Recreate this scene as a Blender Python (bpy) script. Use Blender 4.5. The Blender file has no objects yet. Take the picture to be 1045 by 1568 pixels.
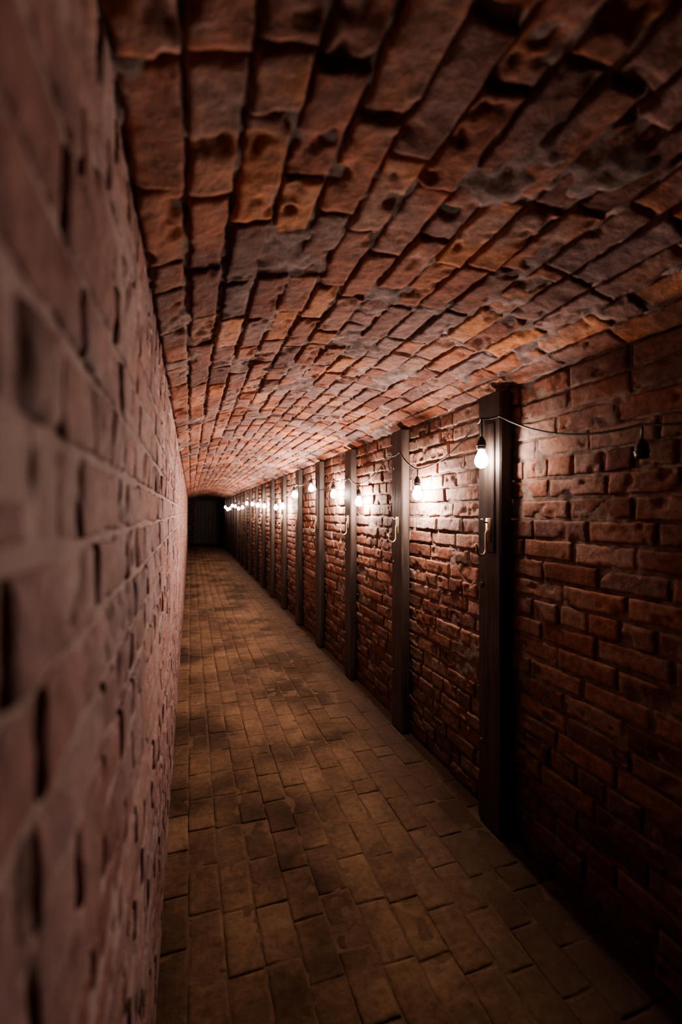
import bpy, math, numpy as np
from mathutils import Vector

rng = np.random.default_rng(7)
XL, XR, SPR, RISE = -0.086, 1.26, 1.84, 0.13
Y0, Y1 = -2.0, 20.0
CAMH = 1.33

# ---------------------------------------------------------------- noise
def _h(x, y, z, seed):
    with np.errstate(over='ignore'):
        h = (x.astype(np.uint32) * np.uint32(374761393)) ^ (y.astype(np.uint32) * np.uint32(668265263)) \
            ^ (z.astype(np.uint32) * np.uint32(2147483647)) ^ np.uint32(seed * 9781 + 17)
        h = (h ^ (h >> np.uint32(13))) * np.uint32(1274126177)
        h = (h ^ (h >> np.uint32(16))) * np.uint32(2246822519)
        h = h ^ (h >> np.uint32(13))
    return h.astype(np.float64) / 4294967295.0

def vnoise(p, seed=0):
    i = np.floor(p).astype(np.int64); f = p - i; f = f * f * (3 - 2 * f)
    i = i + 100000
    r = 0
    for a in (0, 1):
        wx = f[:, 0] if a else 1 - f[:, 0]
        for b in (0, 1):
            wy = f[:, 1] if b else 1 - f[:, 1]
            for c in (0, 1):
                wz = f[:, 2] if c else 1 - f[:, 2]
                r = r + wx * wy * wz * _h(i[:, 0] + a, i[:, 1] + b, i[:, 2] + c, seed)
    return r

def fbm(p, seed=0, o=3):
    s = 0; a = 1; t = 0
    for k in range(o):
        s = s + a * vnoise(p * (2 ** k), seed + k); t += a; a *= .55
    return s / t

# ---------------------------------------------------------------- materials
def nt(name):
    m = bpy.data.materials.new(name); m.use_nodes = True
    t = m.node_tree; t.nodes.clear()
    out = t.nodes.new('ShaderNodeOutputMaterial')
    return m, t, out

def N(t, typ, **kw):
    n = t.nodes.new(typ)
    for k, v in kw.items():
        if k.startswith('i_'):
            key = k[2:]
            n.inputs[int(key) if key.isdigit() else key].default_value = v
        else:
            setattr(n, k, v)
    return n

def ramp(t, stops, interp='LINEAR'):
    r = t.nodes.new('ShaderNodeValToRGB'); cr = r.color_ramp; cr.interpolation = interp
    while len(cr.elements) < len(stops): cr.elements.new(0.5)
    for e, (p, c) in zip(cr.elements, stops):
        e.position = p; e.color = (*c, 1) if len(c) == 3 else c
    return r

def mixc(t, fac, a, b, mode='MIX'):
    m = t.nodes.new('ShaderNodeMix'); m.data_type = 'RGBA'; m.blend_type = mode
    for sock, v in ((m.inputs['Factor'], fac), (m.inputs[6], a), (m.inputs[7], b)):
        if isinstance(v, (int, float)): sock.default_value = v
        elif isinstance(v, tuple): sock.default_value = (*v, 1)
        else: t.links.new(v, sock)
    return m.outputs[2]

def painted_shade(t, tc, noise_out, col, axis, amt, scale, offs, lo, hi):
    """ragged-edged shade painted into the colour, darkest at a wall base: value = scale*coord + offs - 1.2*noise"""
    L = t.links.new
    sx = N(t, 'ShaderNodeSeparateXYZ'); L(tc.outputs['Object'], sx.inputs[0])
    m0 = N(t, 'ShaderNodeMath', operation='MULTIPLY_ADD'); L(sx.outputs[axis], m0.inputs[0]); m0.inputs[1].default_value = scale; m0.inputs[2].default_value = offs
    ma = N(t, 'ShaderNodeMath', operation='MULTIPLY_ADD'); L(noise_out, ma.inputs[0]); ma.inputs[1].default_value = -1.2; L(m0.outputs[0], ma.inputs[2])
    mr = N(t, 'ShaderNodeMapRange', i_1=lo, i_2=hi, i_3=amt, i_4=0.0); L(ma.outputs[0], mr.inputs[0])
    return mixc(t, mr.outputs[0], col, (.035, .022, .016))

def brick_mat(name, stops, stain, stain_lo=.5, stain_hi=.75, stain_amt=.6, dark=.45, bump=.5, rough=.85, scale=1.0, big=(.62, .6, .6), spec=.2, vary=.22, low_shade=0.0, edge_shade=0.0):
    m, t, out = nt(name); L = t.links.new
    b = N(t, 'ShaderNodeBsdfPrincipled'); b.inputs['Roughness'].default_value = rough
    b.inputs['Specular IOR Level'].default_value = spec
    L(b.outputs[0], out.inputs[0])
    tc = N(t, 'ShaderNodeTexCoord')
    at = N(t, 'ShaderNodeAttribute', attribute_name='bcol')
    sp = N(t, 'ShaderNodeSeparateColor'); L(at.outputs['Color'], sp.inputs[0])
    rp = ramp(t, stops); L(sp.outputs[0], rp.inputs[0])
    n1 = N(t, 'ShaderNodeTexNoise', i_Scale=5.0 * scale, i_Detail=8.0, i_Roughness=.65); L(tc.outputs['Object'], n1.inputs['Vector'])
    ad = N(t, 'ShaderNodeMath', operation='MULTIPLY_ADD'); L(sp.outputs[1], ad.inputs[0]); ad.inputs[1].default_value = vary; L(n1.outputs[0], ad.inputs[2])
    sr = N(t, 'ShaderNodeMapRange', i_1=stain_lo + .1, i_2=stain_hi + .1, i_3=0.0, i_4=stain_amt); L(ad.outputs[0], sr.inputs[0])
    c1 = mixc(t, sr.outputs[0], rp.outputs[0], stain)
    n2 = N(t, 'ShaderNodeTexNoise', i_Scale=38.0 * scale, i_Detail=6.0, i_Roughness=.7); L(tc.outputs['Object'], n2.inputs['Vector'])
    r2 = ramp(t, [(.3, (dark,) * 3), (.6, (1.0,) * 3), (.75, (1.25,) * 3)]); L(n2.outputs[0], r2.inputs[0])
    c2 = mixc(t, 1.0, c1, r2.outputs[0], 'MULTIPLY')
    n4 = N(t, 'ShaderNodeTexNoise', i_Scale=1.9 * scale, i_Detail=5.0); L(tc.outputs['Object'], n4.inputs['Vector'])
    r4 = ramp(t, [(.38, big), (.6, (1.0, 1.0, 1.0))]); L(n4.outputs[0], r4.inputs[0])
    c3 = mixc(t, 1.0, c2, r4.outputs[0], 'MULTIPLY')
    if low_shade: c3 = painted_shade(t, tc, n4.outputs[0], c3, 2, low_shade, 1.0, 0.0, -.55, .35)  # darkening painted into the lower wall colour, in place of weaker light
    if edge_shade: c3 = painted_shade(t, tc, n4.outputs[0], c3, 0, edge_shade, -1.0, XR, -.55, -.12)  # shadow strip along the right wall, painted into the floor colour
    L(c3, b.inputs['Base Color'])
    n3 = N(t, 'ShaderNodeTexNoise', i_Scale=110.0, i_Detail=4.0, i_Roughness=.7); L(tc.outputs['Object'], n3.inputs['Vector'])
    bp = N(t, 'ShaderNodeBump', i_Strength=bump, i_Distance=.006); L(n2.outputs[0], bp.inputs['Height'])
    bp2 = N(t, 'ShaderNodeBump', i_Strength=bump * .8, i_Distance=.002); L(n3.outputs[0], bp2.inputs['Height']); L(bp.outputs[0], bp2.inputs['Normal'])
    L(bp2.outputs[0], b.inputs['Normal'])
    return m

def mortar_mat(name, c_a, c_b, edge_shade=0.0, low_shade=0.0):
    m, t, out = nt(name); L = t.links.new
    b = N(t, 'ShaderNodeBsdfPrincipled'); b.inputs['Roughness'].default_value = .95
    b.inputs['Specular IOR Level'].default_value = .15
    L(b.outputs[0], out.inputs[0])
    tc = N(t, 'ShaderNodeTexCoord')
    n1 = N(t, 'ShaderNodeTexNoise', i_Scale=14.0, i_Detail=8.0, i_Roughness=.7); L(tc.outputs['Object'], n1.inputs['Vector'])
    r = ramp(t, [(.35, c_a), (.65, c_b)]); L(n1.outputs[0], r.inputs[0]); c = r.outputs[0]
    if edge_shade or low_shade:
        n4 = N(t, 'ShaderNodeTexNoise', i_Scale=1.9, i_Detail=5.0); L(tc.outputs['Object'], n4.inputs['Vector'])
        if edge_shade: c = painted_shade(t, tc, n4.outputs[0], c, 0, edge_shade, -1.0, XR, -.55, -.12)  # same painted shadow strip, carried over the joint fill
        if low_shade: c = painted_shade(t, tc, n4.outputs[0], c, 2, low_shade, 1.0, 0.0, -.55, .35)  # same painted darkening, carried over the lower mortar
    L(c, b.inputs['Base Color'])
    n3 = N(t, 'ShaderNodeTexNoise', i_Scale=90.0, i_Detail=5.0, i_Roughness=.75); L(tc.outputs['Object'], n3.inputs['Vector'])
    bp = N(t, 'ShaderNodeBump', i_Strength=.8, i_Distance=.005); L(n3.outputs[0], bp.inputs['Height']); L(bp.outputs[0], b.inputs['Normal'])
    return m

def plain_mat(name, c, rough=.6, metal=0.0, noise=None, c2=None):
    m, t, out = nt(name); L = t.links.new
    b = N(t, 'ShaderNodeBsdfPrincipled'); b.inputs['Roughness'].default_value = rough; b.inputs['Metallic'].default_value = metal
    tc = N(t, 'ShaderNodeTexCoord')
    mp = N(t, 'ShaderNodeMapping'); mp.inputs['Scale'].default_value = noise or (20, 20, 20)
    L(tc.outputs['Object'], mp.inputs[0])
    n1 = N(t, 'ShaderNodeTexNoise', i_Scale=1.0, i_Detail=7.0, i_Roughness=.65); L(mp.outputs[0], n1.inputs['Vector'])
    r = ramp(t, [(.35, c), (.68, c2 or tuple(min(1, x * 1.6) for x in c))]); L(n1.outputs[0], r.inputs[0])
    L(r.outputs[0], b.inputs['Base Color'])
    bp = N(t, 'ShaderNodeBump', i_Strength=.5, i_Distance=.003); L(n1.outputs[0], bp.inputs['Height']); L(bp.outputs[0], b.inputs['Normal'])
    L(b.outputs[0], out.inputs[0])
    return m

M_ceil = brick_mat('ceiling_brick', [(0, (.17, .08, .065)), (.2, (.34, .13, .08)), (.5, (.48, .19, .10)), (.74, (.64, .28, .12)), (.85, (.44, .22, .165)), (1, (.27, .18, .175))],
                   (.40, .285, .265), .48, .66, .7, bump=1.0, big=(.5, .47, .48))
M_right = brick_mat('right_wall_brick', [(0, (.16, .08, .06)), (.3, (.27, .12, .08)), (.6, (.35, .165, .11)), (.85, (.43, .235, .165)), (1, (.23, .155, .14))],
                    (.42, .31, .26), .46, .68, .65, bump=.7, low_shade=.7)
M_left = brick_mat('left_wall_brick', [(0, (.36, .20, .175)), (.4, (.44, .245, .21)), (.7, (.47, .29, .255)), (1, (.38, .27, .26))],
                   (.46, .36, .345), .45, .66, .7, dark=.55, bump=1.0, big=(.55, .5, .52), low_shade=.6)
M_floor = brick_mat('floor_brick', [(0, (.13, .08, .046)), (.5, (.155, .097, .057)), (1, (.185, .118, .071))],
                    (.07, .043, .027), .38, .72, .8, dark=.6, bump=.5, rough=.9, scale=1.0, big=(.30, .27, .24), spec=.1, vary=.04, edge_shade=.9)
Mo_ceil = mortar_mat('ceiling_mortar', (.08, .06, .055), (.40, .31, .29))
Mo_right = mortar_mat('right_wall_mortar', (.08, .055, .045), (.32, .24, .20), low_shade=.7)
Mo_left = mortar_mat('left_wall_mortar', (.36, .28, .26), (.50, .41, .385), low_shade=.6)
Mo_floor = mortar_mat('floor_dust', (.07, .043, .026), (.12, .075, .044), edge_shade=.9)
M_wood = plain_mat('dark_timber', (.014, .010, .008), .6, 0, (45, 45, 3), (.06, .042, .032))
M_metal = plain_mat('hook_iron', (.26, .18, .12), .5, .8)
M_cable = plain_mat('cable_rubber', (.012, .01, .01), .6)
M_socket = plain_mat('socket_bakelite', (.02, .015, .014), .4)

def bulb_mat():
    m, t, out = nt('lit_bulb_glass')
    tr = N(t, 'ShaderNodeBsdfTransparent'); em = N(t, 'ShaderNodeEmission')
    em.inputs[0].default_value = (1, .86, .78, 1); em.inputs[1].default_value = 60
    ad = N(t, 'ShaderNodeAddShader'); t.links.new(tr.outputs[0], ad.inputs[0]); t.links.new(em.outputs[0], ad.inputs[1])
    t.links.new(ad.outputs[0], out.inputs[0])
    try: m.cycles.emission_sampling = 'NONE'
    except Exception: pass
    return m
M_bulb = bulb_mat()

# ---------------------------------------------------------------- mesh helpers
def make_mesh(name, V, F, mats, mi=None, smooth=True, col=None, parent=None):
    me = bpy.data.meshes.new(name)
    V = np.asarray(V, dtype=np.float32); F = np.asarray(F, dtype=np.int32)
    me.vertices.add(len(V)); me.vertices.foreach_set('co', V.ravel())
    me.loops.add(F.size); me.loops.foreach_set('vertex_index', F.ravel())
    me.polygons.add(len(F))
    k = F.shape[1]
    me.polygons.foreach_set('loop_start', np.arange(0, F.size, k, dtype=np.int32))
    me.polygons.foreach_set('loop_total', np.full(len(F), k, dtype=np.int32))
    me.update(calc_edges=True)
    for m in mats: me.materials.append(m)
    if mi is not None: me.polygons.foreach_set('material_index', np.asarray(mi, dtype=np.int32))
    me.polygons.foreach_set('use_smooth', np.full(len(F), smooth, dtype=bool))
    if col is not None:
        a = me.color_attributes.new('bcol', 'FLOAT_COLOR', 'POINT')
        a.data.foreach_set('color', np.asarray(col, dtype=np.float32).ravel())
    me.update(); me.validate()
    ob = bpy.data.objects.new(name, me); bpy.context.collection.objects.link(ob)
    if parent: ob.parent = parent
    return ob

_tpl = {}
def template(nx, ny):
    if (nx, ny) in _tpl: return _tpl[(nx, ny)]
    s = np.concatenate([[0, 0], np.linspace(0, 1, nx), [1, 1]]); t = np.concatenate([[0, 0], np.linspace(0, 1, ny), [1, 1]])
    insu = np.concatenate([[0, 0], np.linspace(1, -1, nx), [0, 0]])
    insv = np.concatenate([[0, 0], np.linspace(1, -1, ny), [0, 0]])
    A = len(s); B = len(t)
    ia, ib = np.meshgrid(np.arange(A), np.arange(B), indexing='ij')
    ring = np.minimum(np.minimum(ia, A - 1 - ia), np.minimum(ib, B - 1 - ib)).ravel()
    S = s[ia].ravel(); T = t[ib].ravel(); IU = insu[ia].ravel(); IV = insv[ib].ravel()
    idx = np.arange(A * B).reshape(A, B)
    F = np.stack([idx[:-1, :-1], idx[1:, :-1], idx[1:, 1:], idx[:-1, 1:]], -1).reshape(-1, 4)
    _tpl[(nx, ny)] = (S, T, IU, IV, ring, F)
    return _tpl[(nx, ny)]

def panel(name, mapf, rects, mats, U, VR, mort_w, mort_amp, seed, wob=.003, rel=.003, off=.003, tilt=.003,
          chip=.01, depth=.03, missing=0.0, dense=6.0, rnd=.006, lod=True, smear=0.0):
    """rects: list of (u0,u1,v0,v1); mapf(u,v,w)->Nx3 (w = toward the room)"""
    us, vs, ws, fs, cols, eds, ids = [], [], [], [], [], [], []
    o = 0
    for k, (a, b, c, d) in enumerate(rects):
        mid = .5 * (a + b)
        if lod and (mid > 7 or mid < -.6): n = (5, 3)
        elif lod and mid > 3.0: n = (12, 6)
        else: n = (28, 11)
        if b - a < .14: n = (max(3, n[0] // 2), n[1])
        S, T, IU, IV, ring, F = template(*n)
        r = rng.random(6)
        w0 = (r[0] - .5) * 2 * off
        if rng.random() < missing: w0 -= rng.uniform(.012, .03)
        tl = (r[1] - .5) * 2 * tilt; tl2 = (r[2] - .5) * 2 * tilt
        j = rng.normal(0, .0014, 4)
        a, b, c, d = a + j[0], b + j[1], c + j[2], d + j[3]
        u = a + S * (b - a) + IU * rnd * .6; v = c + T * (d - c) + IV * rnd * .6
        w = w0 + tl * (T - .5) + tl2 * (S - .5)
        w = w - np.where(ring == 0, depth, np.where(ring == 1, rnd * .8, np.where(ring == 2, rnd * .15, 0)))
        us.append(u); vs.append(v); ws.append(w); fs.append(F + o); eds.append(ring); o += len(u)
        cols.append(np.tile(np.array([r[3], r[4], r[5], 1.0]), (len(u), 1)))
        ids.append(np.full(len(u), k))
    u = np.concatenate(us); v = np.concatenate(vs); w = np.concatenate(ws); ring = np.concatenate(eds); ids = np.concatenate(ids)
    P = np.stack([u, v, ids * 3.7], -1)
    u2 = u + (vnoise(P * [22, 22, 1], seed) - .5) * 2 * wob + (vnoise(P * [60, 60, 1], seed + 9) - .5) * wob
    v2 = v + (vnoise(P * [22, 22, 1], seed + 1) - .5) * 2 * wob + (vnoise(P * [60, 60, 1], seed + 8) - .5) * wob
    w2 = w + (fbm(P * [18, 18, 1], seed + 2, 3) - .5) * 2 * rel * (ring > 0)
    w2 += (fbm(P * [75, 75, 1], seed + 3, 2) - .5) * rel * .6 * (ring > 0)
    ch = np.clip(fbm(P * [14, 14, 1], seed + 5, 3) - .60, 0, 1) * 6
    w2 -= np.clip(ch, 0, 1) * chip * (ring > 0)
    V = mapf(u2, v2, w2)
    col = np.concatenate(cols); F = np.concatenate(fs); mi = np.zeros(len(F), int)
    ua = np.concatenate([np.arange(U[0], min(dense, U[1]), .010), np.arange(min(dense, U[1]), U[1] + .04, .05)])
    va = np.arange(VR[0], VR[1] + .011, .010)
    va = np.clip(va, VR[0], VR[1])
    uu, vv = np.meshgrid(ua, va, indexing='ij'); sh = uu.shape; uu = uu.ravel(); vv = vv.ravel()
    Pm = np.stack([uu, vv, np.zeros_like(uu)], -1)
    ww = mort_w + (fbm(Pm * 40, seed + 20, 2) - .5) * 2 * mort_amp * .7 + (fbm(Pm * 6, seed + 30, 2) - .5) * 2 * mort_amp
    if smear: ww += np.clip(fbm(Pm * 9, seed + 40, 3) - .58, 0, 1) * smear
    idx = np.arange(len(uu)).reshape(sh) + len(V)
    Fm = np.stack([idx[:-1, :-1], idx[1:, :-1], idx[1:, 1:], idx[:-1, 1:]], -1).reshape(-1, 4)
    V = np.concatenate([V, mapf(uu, vv, ww)]); F = np.concatenate([F, Fm]); mi = np.concatenate([mi, np.ones(len(Fm), int)])
    col = np.concatenate([col, np.tile([.5, .5, .5, 1.], (len(uu), 1))])
    return make_mesh(name, V, F, mats, mi, True, col)

def bond(U0, U1, V0, V1, course, length, joint, header_every=0, rand_off=.0, half=.05, lvar=.04):
    out = []; n = max(1, round((V1 - V0) / course)); ch = (V1 - V0) / n
    for i in range(n):
        L = length
        if header_every and i % header_every == header_every - 2: L = length / 2
        u = U0 - L + ((i % 2) * .5 + rng.uniform(-rand_off, rand_off)) * L
        while u < U1:
            l = L * rng.uniform(1 - lvar, 1 + lvar)
            if L == length and rng.random() < half: l *= .5
            if u + l > U0:
                out.append((max(u, U0) + joint / 2, min(u + l, U1) - joint / 2, V0 + i * ch + joint / 2, V0 + (i + 1) * ch - joint / 2))
            u += l
    return [r for r in out if r[1] - r[0] > .02]

# ---------------------------------------------------------------- shell
def st(x, y, z): return np.stack([x, y, z], -1)
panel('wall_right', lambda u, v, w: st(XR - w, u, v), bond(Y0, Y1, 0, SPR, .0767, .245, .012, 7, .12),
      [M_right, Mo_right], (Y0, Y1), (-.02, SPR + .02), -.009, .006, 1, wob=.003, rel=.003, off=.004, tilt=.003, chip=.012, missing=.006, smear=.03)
panel('wall_left', lambda u, v, w: st(XL + w * .6, u, v), bond(Y0, Y1, 0, SPR, .0767, .235, .012, 5, .12),
      [M_left, Mo_left], (Y0, Y1), (-.02, SPR + .02), -.007, .004, 50, wob=.004, rel=.006, off=.003, tilt=.005, chip=.012)
hw = (XR - XL) / 2; XC = (XR + XL) / 2
R = (hw * hw + RISE * RISE) / (2 * RISE); ZC = SPR + RISE - R; HA = math.asin(hw / R); AL = 2 * HA * R
def vault(u, v, w):
    a = -HA + v / R
    return st(XC + (R - w) * np.sin(a), u, ZC + (R - w) * np.cos(a))
panel('ceiling', vault, bond(Y0, Y1, 0, AL, .086, .24, .012, 0, .3, .10, .12), [M_ceil, Mo_ceil], (Y0, Y1), (-.02, AL + .02), -.011, .009, 100,
      wob=.004, rel=.005, off=.005, tilt=.008, chip=.015, missing=.018, rnd=.005, smear=.05)
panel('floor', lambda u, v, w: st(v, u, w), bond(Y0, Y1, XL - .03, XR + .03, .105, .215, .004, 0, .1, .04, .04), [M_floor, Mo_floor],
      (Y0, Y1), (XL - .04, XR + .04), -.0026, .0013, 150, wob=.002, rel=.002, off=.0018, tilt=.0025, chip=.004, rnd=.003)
M_end = brick_mat('end_wall_shade_brick', [(0, (.03, .014, .01)), (1, (.07, .03, .02))], (.03, .022, .02))  # near-black brick colour stands in for the unlit tunnel end
for nm, yy, s in (('wall_back', Y1 - .02, -1), ('wall_front', Y0 + .02, 1)):
    panel(nm, lambda u, v, w, yy=yy, s=s: st(u, yy + s * w, v), bond(XL - .03, XR + .03, 0, SPR + RISE + .03, .0767, .235, .011, 5, .1),
          [M_end, Mo_ceil], (XL - .03, XR + .03), (0, SPR + RISE + .03), -.009, .005, 200, lod=False)

# ---------------------------------------------------------------- generic shape builders
def box(x0, x1, y0, y1, z0, z1, bev=.004, seg=(1, 1, 10), wob=0.0, seed=0):
    b = bev
    loop = [(x0 + b, y0), (x1 - b, y0), (x1, y0 + b), (x1, y1 - b), (x1 - b, y1), (x0 + b, y1), (x0, y1 - b), (x0, y0 + b)]
    cx, cy = (x0 + x1) / 2, (y0 + y1) / 2
    zs = [z0, z0 + b] + list(np.linspace(z0, z1, seg[2] + 1)[1:-1]) + [z1 - b, z1]
    V = []; n = 8
    for i, z in enumerate(zs):
        k = 1 if 0 < i < len(zs) - 1 else None
        for (x, y) in loop:
            if k is None:
                x = cx + (x - cx) * (1 - 2 * b / (x1 - x0)); y = cy + (y - cy) * (1 - 2 * b / (y1 - y0))
            V.append((x, y, z))
    F = []
    for i in range(len(zs) - 1):
        for j in range(n):
            F.append((i * n + j, i * n + (j + 1) % n, (i + 1) * n + (j + 1) % n, (i + 1) * n + j))
    m = (len(zs) - 1) * n
    for base, fl in ((0, True), (m, False)):
        for q in ((0, 1, 2, 3), (0, 3, 4, 7), (4, 5, 6, 7)):
            q = tuple(base + a for a in q); F.append(q[::-1] if fl else q)
    V = np.array(V, float)
    if wob:
        P = V * [3, 3, 6] + seed * 13.1
        V[:, 0] -= vnoise(P, 3) * wob; V[:, 1] += (vnoise(P, 4) - .5) * 2 * wob
    return V, np.array(F)

def tube(pts, r, n=8):
    P = np.array(pts, float); T = np.gradient(P, axis=0); T /= np.linalg.norm(T, axis=1)[:, None] + 1e-12
    rs = np.full(len(P), r) if np.isscalar(r) else np.array(r)
    nrm = None; V = []
    for i, t in enumerate(T):
        if nrm is None:
            a = np.array([0, 0, 1.]) if abs(t[2]) < .9 else np.array([1., 0, 0])
            nrm = np.cross(t, a)
        nrm = nrm - t * np.dot(nrm, t); nrm /= np.linalg.norm(nrm); bn = np.cross(t, nrm)
        for j in range(n):
            a = 2 * math.pi * j / n
            V.append(P[i] + rs[i] * (math.cos(a) * nrm + math.sin(a) * bn))
    F = [(i * n + j, i * n + (j + 1) % n, (i + 1) * n + (j + 1) % n, (i + 1) * n + j) for i in range(len(P) - 1) for j in range(n)]
    o = len(V); V.append(P[0]); V.append(P[-1])
    for j in range(0, n, 2):
        F.append((o, (j + 2) % n, j + 1, j)); m = (len(P) - 1) * n
        F.append((o + 1, m + j, m + j + 1, m + (j + 2) % n))
    return np.array(V), np.array(F)

def lathe(prof, c, n=16):
    V = []; F = []
    for (r, z) in prof:
        for j in range(n):
            a = 2 * math.pi * j / n; V.append((c[0] + r * math.cos(a), c[1] + r * math.sin(a), c[2] + z))
    for i in range(len(prof) - 1):
        for j in range(n):
            F.append((i * n + j, i * n + (j + 1) % n, (i + 1) * n + (j + 1) % n, (i + 1) * n + j))
    return np.array(V), np.array(F)

def join(parts):
    V = []; F = []; M = []; o = 0
    for p in parts:
        v, f = p[0], p[1]; m = p[2] if len(p) > 2 else 0
        V.append(v); F.append(f + o); M.append(np.full(len(f), m)); o += len(v)
    return np.concatenate(V), np.concatenate(F), np.concatenate(M)

# ---------------------------------------------------------------- timber posts + hooks
PROT = .065; PW = .15
for k in range(-3, 20):
    yc = 1.63 + .917 * k; j = rng.normal(0, .006, 3); j[0] = np.clip(j[0], -.006, .006)
    xf = XR - PROT + j[0]
    V, F = box(xf, XR - .006, yc - PW / 2, yc + PW / 2, 0.004, SPR - .012, .007, (1, 1, 24), .003, k + 5)
    bolts = []
    for zb in (.35, 1.02, 1.60):
        bolts.append((lathe([(.0005, .0), (.010, .0), (.011, .003), (.010, .006), (.0005, .007)], (0, 0, 0), 10), zb))
    ps = [(V, F)]
    V3, F3 = box(xf - .010, xf + .01, yc - .045, yc + .02, 1.16, 1.70, .004, (1, 1, 6), .0015, k + 40)
    if k % 3 == 0: ps.append((V3, F3, 1))
    for (bv, bf), zb in bolts:
        q = bv.copy(); v = np.stack([xf - q[:, 2] + .001 - .003, yc + .045 + q[:, 0], zb + q[:, 1]], -1); ps.append((v, bf, 0))
    Va, Fa, mi = join(ps)
    make_mesh('timber_post', Va, Fa, [M_wood, M_wood], mi, smooth=False)
    if -1 <= k <= 8:
        x0 = xf - (.0175 if k % 3 == 0 else .0075); yh = yc - .02; zh = 1.245 + j[1]
        pl = box(x0 - .004, x0 + .003, yh - .014, yh + .014, zh - .05, zh + .05, .0015, (1, 1, 2))
        pts = [(x0 - .002, yh, zh + .01), (x0 - .012, yh, zh - .015), (x0 - .012, yh, zh - .05)]
        for q in np.linspace(0, math.pi * 1.05, 12):
            pts.append((x0 - .012 - .026 + .026 * math.cos(q), yh - .012 * q / 3, zh - .075 - .028 * math.sin(q)))
        pts.append((x0 - .070, yh - .014, zh - .055))
        hk = tube(pts, [.0045] * (len(pts) - 1) + [.006], 8)
        st2 = tube([(x0, yh, zh + .03), (x0 - .02, yh, zh + .034), (x0 - .034, yh, zh + .046)], .004, 8)
        Vh, Fh, _ = join([pl, hk, st2])
        make_mesh('coat_hook', Vh, Fh, [M_metal])

# ---------------------------------------------------------------- string lights
root = bpy.data.objects.new('string_lights', None); bpy.context.collection.objects.link(root)
bulbs = [  # x, y, dz above camera, power, lit
    (1.20, .95, .12, 0, False),
    (1.135, 1.60, .225, .24, True), (1.19, 2.262, .112, 1.5, True), (1.195, 3.20, .088, 1.6, True), (1.195, 3.83, .166, 2.1, True),
    (1.195, 4.61, .258, 2.1, True), (1.19, 5.42, .22, 1.9, True), (1.165, 5.99, .087, 1.7, True), (1.195, 6.665, .077, 1.6, True),
    (1.195, 7.78, .111, 1.6, True), (1.195, 8.57, .134, 1.5, True), (1.195, 9.35, .17, 1.5, True), (1.195, 10.32, .20, 1.4, True),
    (1.195, 11.2, .12, 1.3, True), (1.195, 12.15, .10, 1.2, True), (1.195, 13.05, .17, 1.0, True), (1.195, 14.0, .2, .7, True),
    (1.195, 14.9, .12, .4, True), (1.195, 15.8, .1, .25, True), (1.195, 16.8, .18, .15, True)]
PWR = 20.0
kp = [(1.178, -1.2, CAMH + .40), (1.178, -.2, CAMH + .39), (1.19, .35, CAMH + .30)]
for i, (x, y, dz, p, lit) in enumerate(bulbs):
    z = CAMH + dz
    wire_z = z + (.125 if i != 1 else .16)
    kp.append((x, y, wire_z))
    prof = [(0.001, .085), (.008, .083), (.011, .074), (.017, .066), (.0185, .040), (.0175, .030), (.001, .028)]
    s = lathe(prof, (x, y, z), 16)
    ring = lathe([(.0187, .052), (.0205, .050), (.0205, .046), (.0187, .044)], (x, y, z), 16)
    c = tube([(x, y, wire_z), (x + .002, y, z + .11), (x, y, z + .08)], .0035, 6)
    Vs, Fs, _ = join([s, ring, c])
    make_mesh('socket_%d' % i, Vs, Fs, [M_socket], parent=root)
    if lit:
        prof = [(.013, .034), (.0135, .026), (.018, .014), (.0255, 0), (.029, -.014), (.0285, -.026), (.024, -.038), (.015, -.047), (.006, -.0505), (.0003, -.051)]
        prof = [(a * .93, b * .93 + .002) for a, b in prof]
        Vb, Fb = lathe(prof, (x, y, z), 20)
        make_mesh('bulb_%d' % i, Vb, Fb, [M_bulb], parent=root)
        l = bpy.data.lights.new('bulb_light_%d' % i, 'POINT'); l.energy = PWR * p; l.color = (1, .76, .64); l.shadow_soft_size = .018
        lo = bpy.data.objects.new('bulb_light_%d' % i, l); lo.location = (x, y, z - .012); bpy.context.collection.objects.link(lo); lo.parent = root
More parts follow.
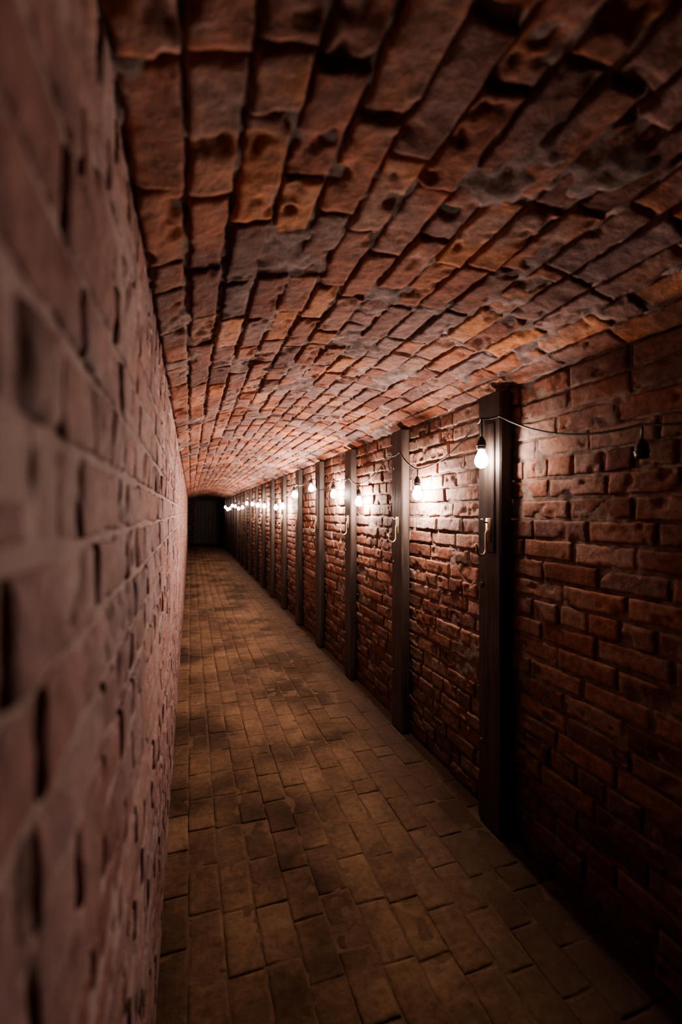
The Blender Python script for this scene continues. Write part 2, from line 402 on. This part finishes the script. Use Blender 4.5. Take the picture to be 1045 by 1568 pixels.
for k in range(0, 19):
    yc = 1.63 + .917 * k
    if k == 0: kp.append((1.178, 1.69, CAMH + .385)); kp.append((1.178, 1.54, CAMH + .385))
    elif min(abs(yc - b[1]) for b in bulbs) > .10:
        for dy in (-.085, .085): kp.append((XR - PROT - .016, yc + dy, CAMH + .285 + .07 * math.sin(k * 1.7)))
kp.sort(key=lambda a: a[1])
pts = []
for a, b in zip(kp[:-1], kp[1:]):
    a = np.array(a); b = np.array(b); L = np.linalg.norm(b - a); n = 10
    for t in np.linspace(0, 1, n, endpoint=False):
        p = a + (b - a) * t; p[2] -= 4 * t * (1 - t) * L * .08; pts.append(p)
pts.append(np.array(kp[-1]))
V, F = tube(pts, .004, 6)
make_mesh('cable', V, F, [M_cable], parent=root)

# ---------------------------------------------------------------- dark door added in place of the unlit tunnel end
pl = []
for i in range(6):
    x = .14 + i * .15
    pl.append(box(x, x + .146, Y1 - .10, Y1 - .06, .01, 1.80, .004, (1, 1, 4), .002, i))
for z in (.3, 1.0, 1.6):
    pl.append(box(.14, 1.036, Y1 - .125, Y1 - .10, z, z + .11, .004, (1, 1, 1)))
Vd, Fd, _ = join(pl)
make_mesh('added_dark_door', Vd, Fd, [M_wood], smooth=False)

# ---------------------------------------------------------------- world + camera
w = bpy.data.worlds.new('World'); bpy.context.scene.world = w; w.use_nodes = True
bg = w.node_tree.nodes.get('Background'); bg.inputs[0].default_value = (.02, .012, .01, 1); bg.inputs[1].default_value = .2
cam = bpy.data.cameras.new('camera'); co = bpy.data.objects.new('camera', cam); bpy.context.collection.objects.link(co)
cam.sensor_fit = 'HORIZONTAL'; cam.sensor_width = 24; cam.lens = 24 * 700 / 1045
cam.clip_start = .01; cam.clip_end = 60
co.location = (0, 0, CAMH); co.rotation_euler = (math.pi / 2, 0, -math.atan(231 / 700))
cam.dof.use_dof = True; cam.dof.focus_distance = 2.6; cam.dof.aperture_fstop = 1.8
bpy.context.scene.camera = co
try: bpy.context.scene.view_settings.look = 'AgX - Medium High Contrast'
except Exception as e: print(e)
